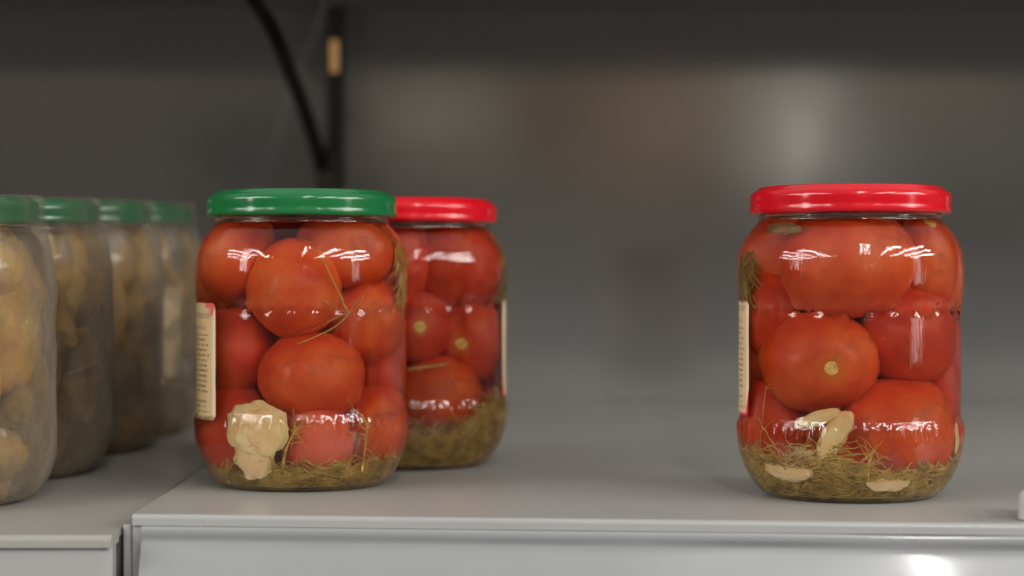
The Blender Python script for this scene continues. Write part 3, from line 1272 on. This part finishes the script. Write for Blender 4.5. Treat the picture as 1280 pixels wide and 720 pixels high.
# ---- front left jar, green lid
J1 = jar_pos(378, 2655)
A = make_jar('tomato_jar', J1, 'glass jar of whole pickled tomatoes with a green metal lid', GREEN, 'jar', TG,
             'clear brine filling the green lidded tomato jar')
for i_, (o_px, o_py, rx_, ry_, bk, sk, pl, lb, sc_) in enumerate([
    (290, 326, 51, 45, .004, 2, (-.3, .4, 1), 'orange red tomato at the top left of the green lidded jar', False),
    (437, 318, 56, 39, .006, 0, (.2, .4, 1), 'tomato at the top right under the green lid', False),
    (368, 363, 56, 56, 0.0, 2, (.1, .5, 1), 'round tomato in front, second layer from the top in the green lidded jar', False),
    (462, 400, 50, 50, .003, 0, (.5, .6, .6), 'tomato behind the straw coloured dill star in the green lidded jar', False),
    (290, 438, 52, 52, .004, 1, (-.6, .4, .3), 'tomato beside the paper label in the green lidded jar', False),
    (390, 471, 63, 54, 0.0, 0, (.3, .8, -.5), 'largest tomato in the middle of the green lidded jar', False),
    (484, 468, 36, 36, .016, 1, (.3, .4, 1), 'half hidden tomato right of the largest one in the green lidded jar', False),
    (474, 532, 48, 52, .001, 0, (.4, .5, .8), 'tomato at the lower right of the green lidded jar', False),
    (290, 545, 48, 56, .005, 1, (-.5, .4, .6), 'tomato behind the garlic clump in the green lidded jar', False),
    (396, 571, 45, 44, .0, 3, (.2, .9, -.3), 'small pinkish tomato at the bottom of the green lidded jar', False),
    (352, 292, 42, 32, .040, 1, (0, .5, 1), 'dark tomato under the middle of the green lid at the back', False),
]):
    tomato(J1, G1, o_px, o_py, rx_, ry_, lb, bk, sk, pl, i_ + .7, sc_)
backfill(J1, G1, 'green lidded jar', 30)
make_label(A, radians(-90 - 46.5), radians(-90 - 128), .0335, .0890, LABEL_A)


def h1(a):
    # low in the middle, a little higher on the right
    return .0095 + .004 * cos(a + .6) + .0035 * noise.noise(Vector((cos(a) * 3, sin(a) * 3, 5)))


dill(J1, 11, 1500, h1, 'brown green dill strands on the floor of the green lidded jar')
clove(J1, 322, 538, 38, 32, 'flat ragged garlic piece against the glass of the green lidded jar', .15, seed=3.3, thick=.20, lumpy=.31)
clove(J1, 318, 580, 27, 27, 'lower ragged garlic piece at the foot of the green lidded jar', .1, seed=8.2, thick=.25, lumpy=.31)
sprig(J1, [(398, 312, -.043), (412, 340, -.0448), (425, 366, -.0435), (440, 392, -.042)], .00032, 'straw coloured dill stalk with a star of rays in the green lidded jar', STALK, 9, 4, .020, fan=True)
sprig(J1, [(440, 392, -.042), (420, 408, -.043), (396, 420, -.0446), (372, 430, -.045)], .0003, 'thin dill stalk across the middle of the green lidded jar', STALK, 0, 5)
sprig(J1, [(456, 590, -.036), (460, 560, -.037), (462, 536, -.037), (456, 520, -.038)], .0005, 'dill stalk rising at the lower right of the green lidded jar', DILL, 22, 6, .008)
sprig(J1, [(352, 590, -.0445), (358, 560, -.0455), (368, 540, -.0455), (378, 528, -.045)], .0005, 'dill stalk beside the garlic clump in the green lidded jar', DILL, 20, 7, .008)

tuft(J1, 500, 338, 16, 40, 150, TUFT_O, 'orange brown herb tuft in the right shoulder of the green lidded jar', 61)

# ---- right jar, red lid
J2 = jar_pos(1062, 2790)
B = make_jar('tomato_jar', J2, 'glass jar of pickled tomatoes with a red lid, standing alone at the right', RED, 'jar', TG,
             'clear brine filling the tomato jar on the right')
for i_, (o_px, o_py, rx_, ry_, bk, sk, pl, lb, sc_) in enumerate([
    (1058, 334, 80, 60, 0.0, 0, (.1, .5, 1), 'wide tomato at the top of the right hand jar, biggest one under its lid', False),
    (1163, 334, 40, 50, .008, 0, (.2, -.35, 1), 'tomato at the top right shoulder of the right hand jar', True),
    (958, 392, 36, 52, .003, 1, (-.6, .4, .6), 'tomato above the label edge of the right hand jar', False),
    (1023, 452, 70, 61, 0.0, 0, (.03, -1, -.10), 'tomato with its pale stem scar facing out in the right hand jar', True),
    (1140, 418, 62, 60, .003, 1, (.5, .6, .4), 'large tomato at the middle right of the right hand jar', False),
    (1124, 540, 71, 66, 0.0, 0, (.5, .7, .6), 'largest bottom tomato with dark streaks in the right hand jar', False),
    (958, 530, 38, 56, .003, 1, (-.6, .4, .6), 'tomato below the paper label of the right hand jar', False),
    (1178, 486, 28, 40, .018, 1, (.4, .4, .8), 'dark tomato squeezed at the right edge of the right hand jar', False),
    (1000, 300, 40, 28, .030, 2, (0, .4, 1), 'tomato at the back under the left side of the red lid on the right', False),
]):
    tomato(J2, G2, o_px, o_py, rx_, ry_, lb, bk, sk, pl, i_ + 13.7, sc_)
backfill(J2, G2, 'right hand jar', 40)
make_label(B, radians(-90 - 72.5), radians(-90 - 150), .0375, .0905, LABEL_B)


def h2(a):
    s_ = cos(a)                                  # +1 at the right edge, -1 at the left
    front = .5 - .5 * sin(a)
    return .0125 + .010 * max(0, -s_) * .9 + .008 * max(0, s_) ** 2 + .012 * math.exp(-((a - radians(252)) / .35) ** 2) + .004 * noise.noise(Vector((cos(a) * 3, sin(a) * 3, 9)))


def h2w(a):
    a = a % (2 * pi)
    return h2(a)


dill(J2, 21, 1900, h2w, 'brown green dill strands on the floor of the right hand jar')
clove(J2, 1044, 544, 15, 33, 'pointed garlic clove leaning in the middle of the right hand jar', .55, seed=1.9, thick=.6, lumpy=.14)
clove(J2, 1022, 524, 30, 9, 'thin garlic sliver behind the leaning clove in the right hand jar', -.35, seed=2.9, thick=.45)
clove(J2, 985, 588, 34, 12, 'flat garlic slice at the lower left of the right hand jar', .05, seed=4.6, thick=.4)
clove(J2, 1112, 603, 27, 11, 'oval garlic slice at the bottom of the right hand jar', .0, seed=6.2, thick=.4)
clove(J2, 1195, 549, 7, 16, 'garlic slice against the right edge of the right hand jar', .1, seed=7.5, thick=.5)
sprig(J2, [(944, 580, -.02), (950, 550, -.022), (954, 515, -.022), (958, 482, -.022)], .00035, 'thin dill stalk at the lower left of the right hand jar', STALK, 5, 11, .012)
sprig(J2, [(975, 588, -.036), (962, 560, -.034), (948, 540, -.028), (938, 520, -.02)], .0003, 'thin leaning dill stalk under the label of the right hand jar', STALK, 4, 12, .010)
sprig(J2, [(1086, 600, -.0445), (1086, 585, -.0455), (1088, 572, -.0455), (1092, 562, -.045)], .0005, 'short dill stalk beside the oval garlic slice in the right hand jar', DILL, 14, 13, .008)
clove(J2, 975, 288, 30, 8, 'dark green leaf under the left side of the right hand lid', .05, seed=3.1, thick=.3, name='green_leaf', m=DILLG,
      cat='leaf', group=None)

tuft(J2, 938, 336, 26, 20, 170, TUFT_G, 'olive herb tuft in the left shoulder of the right hand jar', 62)

# ---- middle jar, red lid, behind the green one
J3 = jar_pos(514, 2400)
C = make_jar('tomato_jar', J3, 'glass jar of pickled tomatoes with a red lid, half hidden behind the green lidded jar', RED, 'jar', TG,
             'clear brine filling the half hidden tomato jar')
for i_, (o_px, o_py, rx_, ry_, bk, sk, pl, lb, sc_) in enumerate([
    (570, 333, 56, 44, .002, 1, (.1, .5, 1), 'wide dark red tomato at the top of the half hidden jar', False),
    (500, 330, 40, 42, .008, 1, (.1, .5, 1), 'tomato at the top left of the half hidden jar', False),
    (520, 408, 42, 44, .004, 1, (.20, -1, 0), 'tomato with a pale stem scar beside the front jar, in the half hidden jar', True),
    (590, 424, 44, 50, .003, 1, (-.10, -1, -.10), 'tomato with a pale stem scar at the right of the half hidden jar', True),
    (545, 496, 56, 48, 0.0, 0, (.1, .7, 1), 'lower tomato below the dill stalk in the half hidden jar', False),
    (470, 500, 40, 48, .003, 1, (.1, .7, 1), 'tomato of the half hidden jar that the front jar covers', False),
]):
    tomato(J3, G3, o_px, o_py, rx_, ry_, lb, bk, sk, pl, i_ + 23.7, sc_)
backfill(J3, G3, 'half hidden jar', 50)
make_label(C, radians(-90 + 75), radians(-90 + 150), .0370, .0885, LABEL_B)


def h3(a):
    a = (a + pi) % (2 * pi) - pi                 # 0 = right edge
    return .021 + .020 * math.exp(-((a + .15) / .62) ** 2) + .004 * noise.noise(Vector((cos(a) * 4, sin(a) * 4, 2)))


dill(J3, 31, 2300, h3, 'thick dill strands heaped in the lower right of the half hidden jar')
sprig(J3, [(510, 462, -.0445), (528, 459, -.0452), (545, 457, -.0445), (557, 455, -.0425)], .00075, 'short straw coloured dill stalk lying across the half hidden jar', STALK, 2, 15, .004)

tuft(J3, 627, 335, 6, 36, 90, TUFT_G, 'olive herb tuft in the right shoulder of the half hidden jar', 63)

# ---- four jars of yellow pickles in shrink film on the left
GL = 'film wrapped jars in a row on the left'
rows = [(-6, 2760, 'nearest film wrapped jar, cut by the left edge, with pale yellow pickles'),
        (10, 2490, 'second film wrapped jar from the front with a bright crease in its film'),
        (84, 2262, 'third film wrapped jar from the front with orange brown pickles at its top'),
        (141, 2100, 'farthest film wrapped jar with a tan paper label')]
FP = [(.0360, .0004), (.0425, .0030), (.0470, .0090), (.0496, .0170), (.0508, .0260), (.0510, .0500), (.0510, .0800), (.0513, .0940), (.0512, .1030),
      (.0503, .1120), (.0482, .1220), (.0460, .1310), (.0454, .1400), (.0451, .1425), (.0440, .1436), (.0410, .1437)]
for i_, (cx_, s_, lb) in enumerate(rows):
    x, y, _ = jar_pos(cx_, s_)
    if i_ == 0:
        x = (65 - 640) / s_ - .0505
    z = left_z(y)
    rt = make_jar('pickle_jar', (x, y, z), lb, GREEN_DARK, 'jar', GL,
                  'yellowish brine filling the %s film wrapped jar' % ['nearest', 'second', 'third', 'farthest'][i_], cat_film=True, rot=(SL * .9, 0, .3 * i_))
    # loose film bag, part of the packed jar
    fp = smooth_profile([(r, z * ZS) for r, z in FP], .002)
    rg = random.Random(70 + i_)
    V, Fc, M = fat(fp, 120)
    V = [Vector(v) for v in V]
    for v in V:
        th = atan2(v.y, v.x)
        d = .0009 * noise.noise(Vector((cos(th) * 4 + i_ * 9, sin(th) * 4, v.z * 70)))
        d += .0006 * abs(noise.noise(Vector((cos(th) * 12 + i_ * 9, sin(th) * 12, v.z * 35))))
        if v.z > .11:
            d += .0006 * abs(noise.noise(Vector((cos(th) * 9, sin(th) * 9 + i_, v.z * 15))))
        u = Vector((cos(th), sin(th)))
        v.x += u.x * (d + .0003)
        v.y += u.y * (d + .0003)
    fo = link('shrink_film', V, Fc, FILM, rt)
    # crease
    if i_ in (0, 1):
        V, Fc = [], []
        segs_ = [[(radians(-62), .052), (radians(-45), .0555), (radians(-28), .0600)]] if i_ == 1 else \
            [[(radians(-68), .066 - .004 * k), (radians(-62), .062 - .004 * k), (radians(-55), .061 - .004 * k)] for k in range(3)]
        for sg_ in segs_:
            tube(V, Fc, [(.0518 * cos(a), .0518 * sin(a), z_) for a, z_ in sg_], .0006, 6)
        link('film_crease', V, Fc, FILM, fo)
    # contents
    M4 = Matrix.Rotation(SL * .9, 4, 'X')

    def inside(lx, ly, lz):
        lz *= ZS
        return Vector((x, y, z)) + (M4 @ Vector((lx, ly, lz)))
    nm = ['nearest', 'second', 'third', 'farthest'][i_]
    if i_ == 0:
        spec = [(.030, -.012, .080, .015, .015, .028, PEP_Y, 'big pale yellow pepper in the middle of the nearest film wrapped jar'),
                (.020, -.028, .058, .014, .012, .018, PEP_Y, 'yellow pepper at the left of the nearest film wrapped jar'),
                (.036, -.011, .046, .009, .008, .010, PEP_O, 'small olive coloured pickle low in the nearest film wrapped jar'),
                (.026, -.018, .108, .015, .014, .012, PEP_Y, 'yellow pepper under the lid of the nearest film wrapped jar'),
                (.024, -.018, .024, .019, .016, .011, PEP_B, 'brownish pepper piece on the floor of the nearest film wrapped jar')]
        for k, (lx, ly, lz, ra, rb, rc, mm, ll) in enumerate(spec):
            o, _, _ = blob('pickled_pepper', inside(lx, ly, lz), (ra, rb, rc), mm, (rg.uniform(-1, 1), .3, 1), k + 60., .02, .08, 1.9, 40, 30)
            tag(o, ll, 'pickled pepper', 'peppers in the nearest film wrapped jar')
    # packed rest of the pickles, nobody could count them through the film
    V, Fc = [], []
    fm = []
    for k in range(84 if i_ else 56):
        a = rg.uniform(0, 2 * pi)
        lz = rg.uniform(.014, .117)
        ra = rg.uniform(.007, .012)
        rmax = max(.004, r_in(lz) - ra * .9 - .002)
        rr = rmax * (rg.random() ** .4)
        if i_ == 0 and sin(a) < 0:
            rr = min(rr, .012)
        ax = Vector((rg.uniform(-.5, .5), rg.uniform(-.5, .5), 1)).normalized()
        q_ = Vector((0, 0, 1)).rotation_difference(ax)
        b0 = len(V)
        ns, nr = 22, 14
        sc3 = (ra, ra * rg.uniform(.5, .9), ra * rg.uniform(1.5, 2.4))
        mi = rg.choice((1, 1, 2, 2) if lz < .075 else (0, 2, 2))
        for ii in range(nr + 1):
            for kk in range(ns):
                th, ph = pi * ii / nr, 2 * pi * kk / ns
                d = Vector((sin(th) * cos(ph), sin(th) * sin(ph), cos(th)))
                r = 1 + .2 * noise.noise(d * 1.3 + Vector((k, i_, 0)))
                p_ = q_ @ Vector((d.x * sc3[0] * r, d.y * sc3[1] * r, d.z * sc3[2] * r))
                p_ += Vector((rr * cos(a), rr * sin(a), lz))
                vv = Vector((p_.x, p_.y))
                lim = r_in(max(.008, min(.12, p_.z))) - .001
                if vv.length > lim:
                    vv = vv.normalized() * lim
                V.append(inside(vv.x, vv.y, max(.0062, min(.122, p_.z))))
        for ii in range(nr):
            for kk in range(ns):
                k2 = (kk + 1) % ns
                Fc.append((b0 + ii * ns + kk, b0 + (ii + 1) * ns + kk, b0 + (ii + 1) * ns + k2, b0 + ii * ns + k2))
                fm.append(mi)
    o = link('pickle_mass', V, Fc, [PEP_Y, PEP_O, PEP_B], None, fm=fm)
    tag(o, 'packed yellow brown pickles filling the %s film wrapped jar' % nm, 'pickles', 'pickles in the film wrapped jars', 'stuff')
    if i_ == 3:
        make_label(rt, radians(-90 + 58) - .9, radians(-90 - 10) - .9, .037, .092, LABEL_C, .0024, .0489)
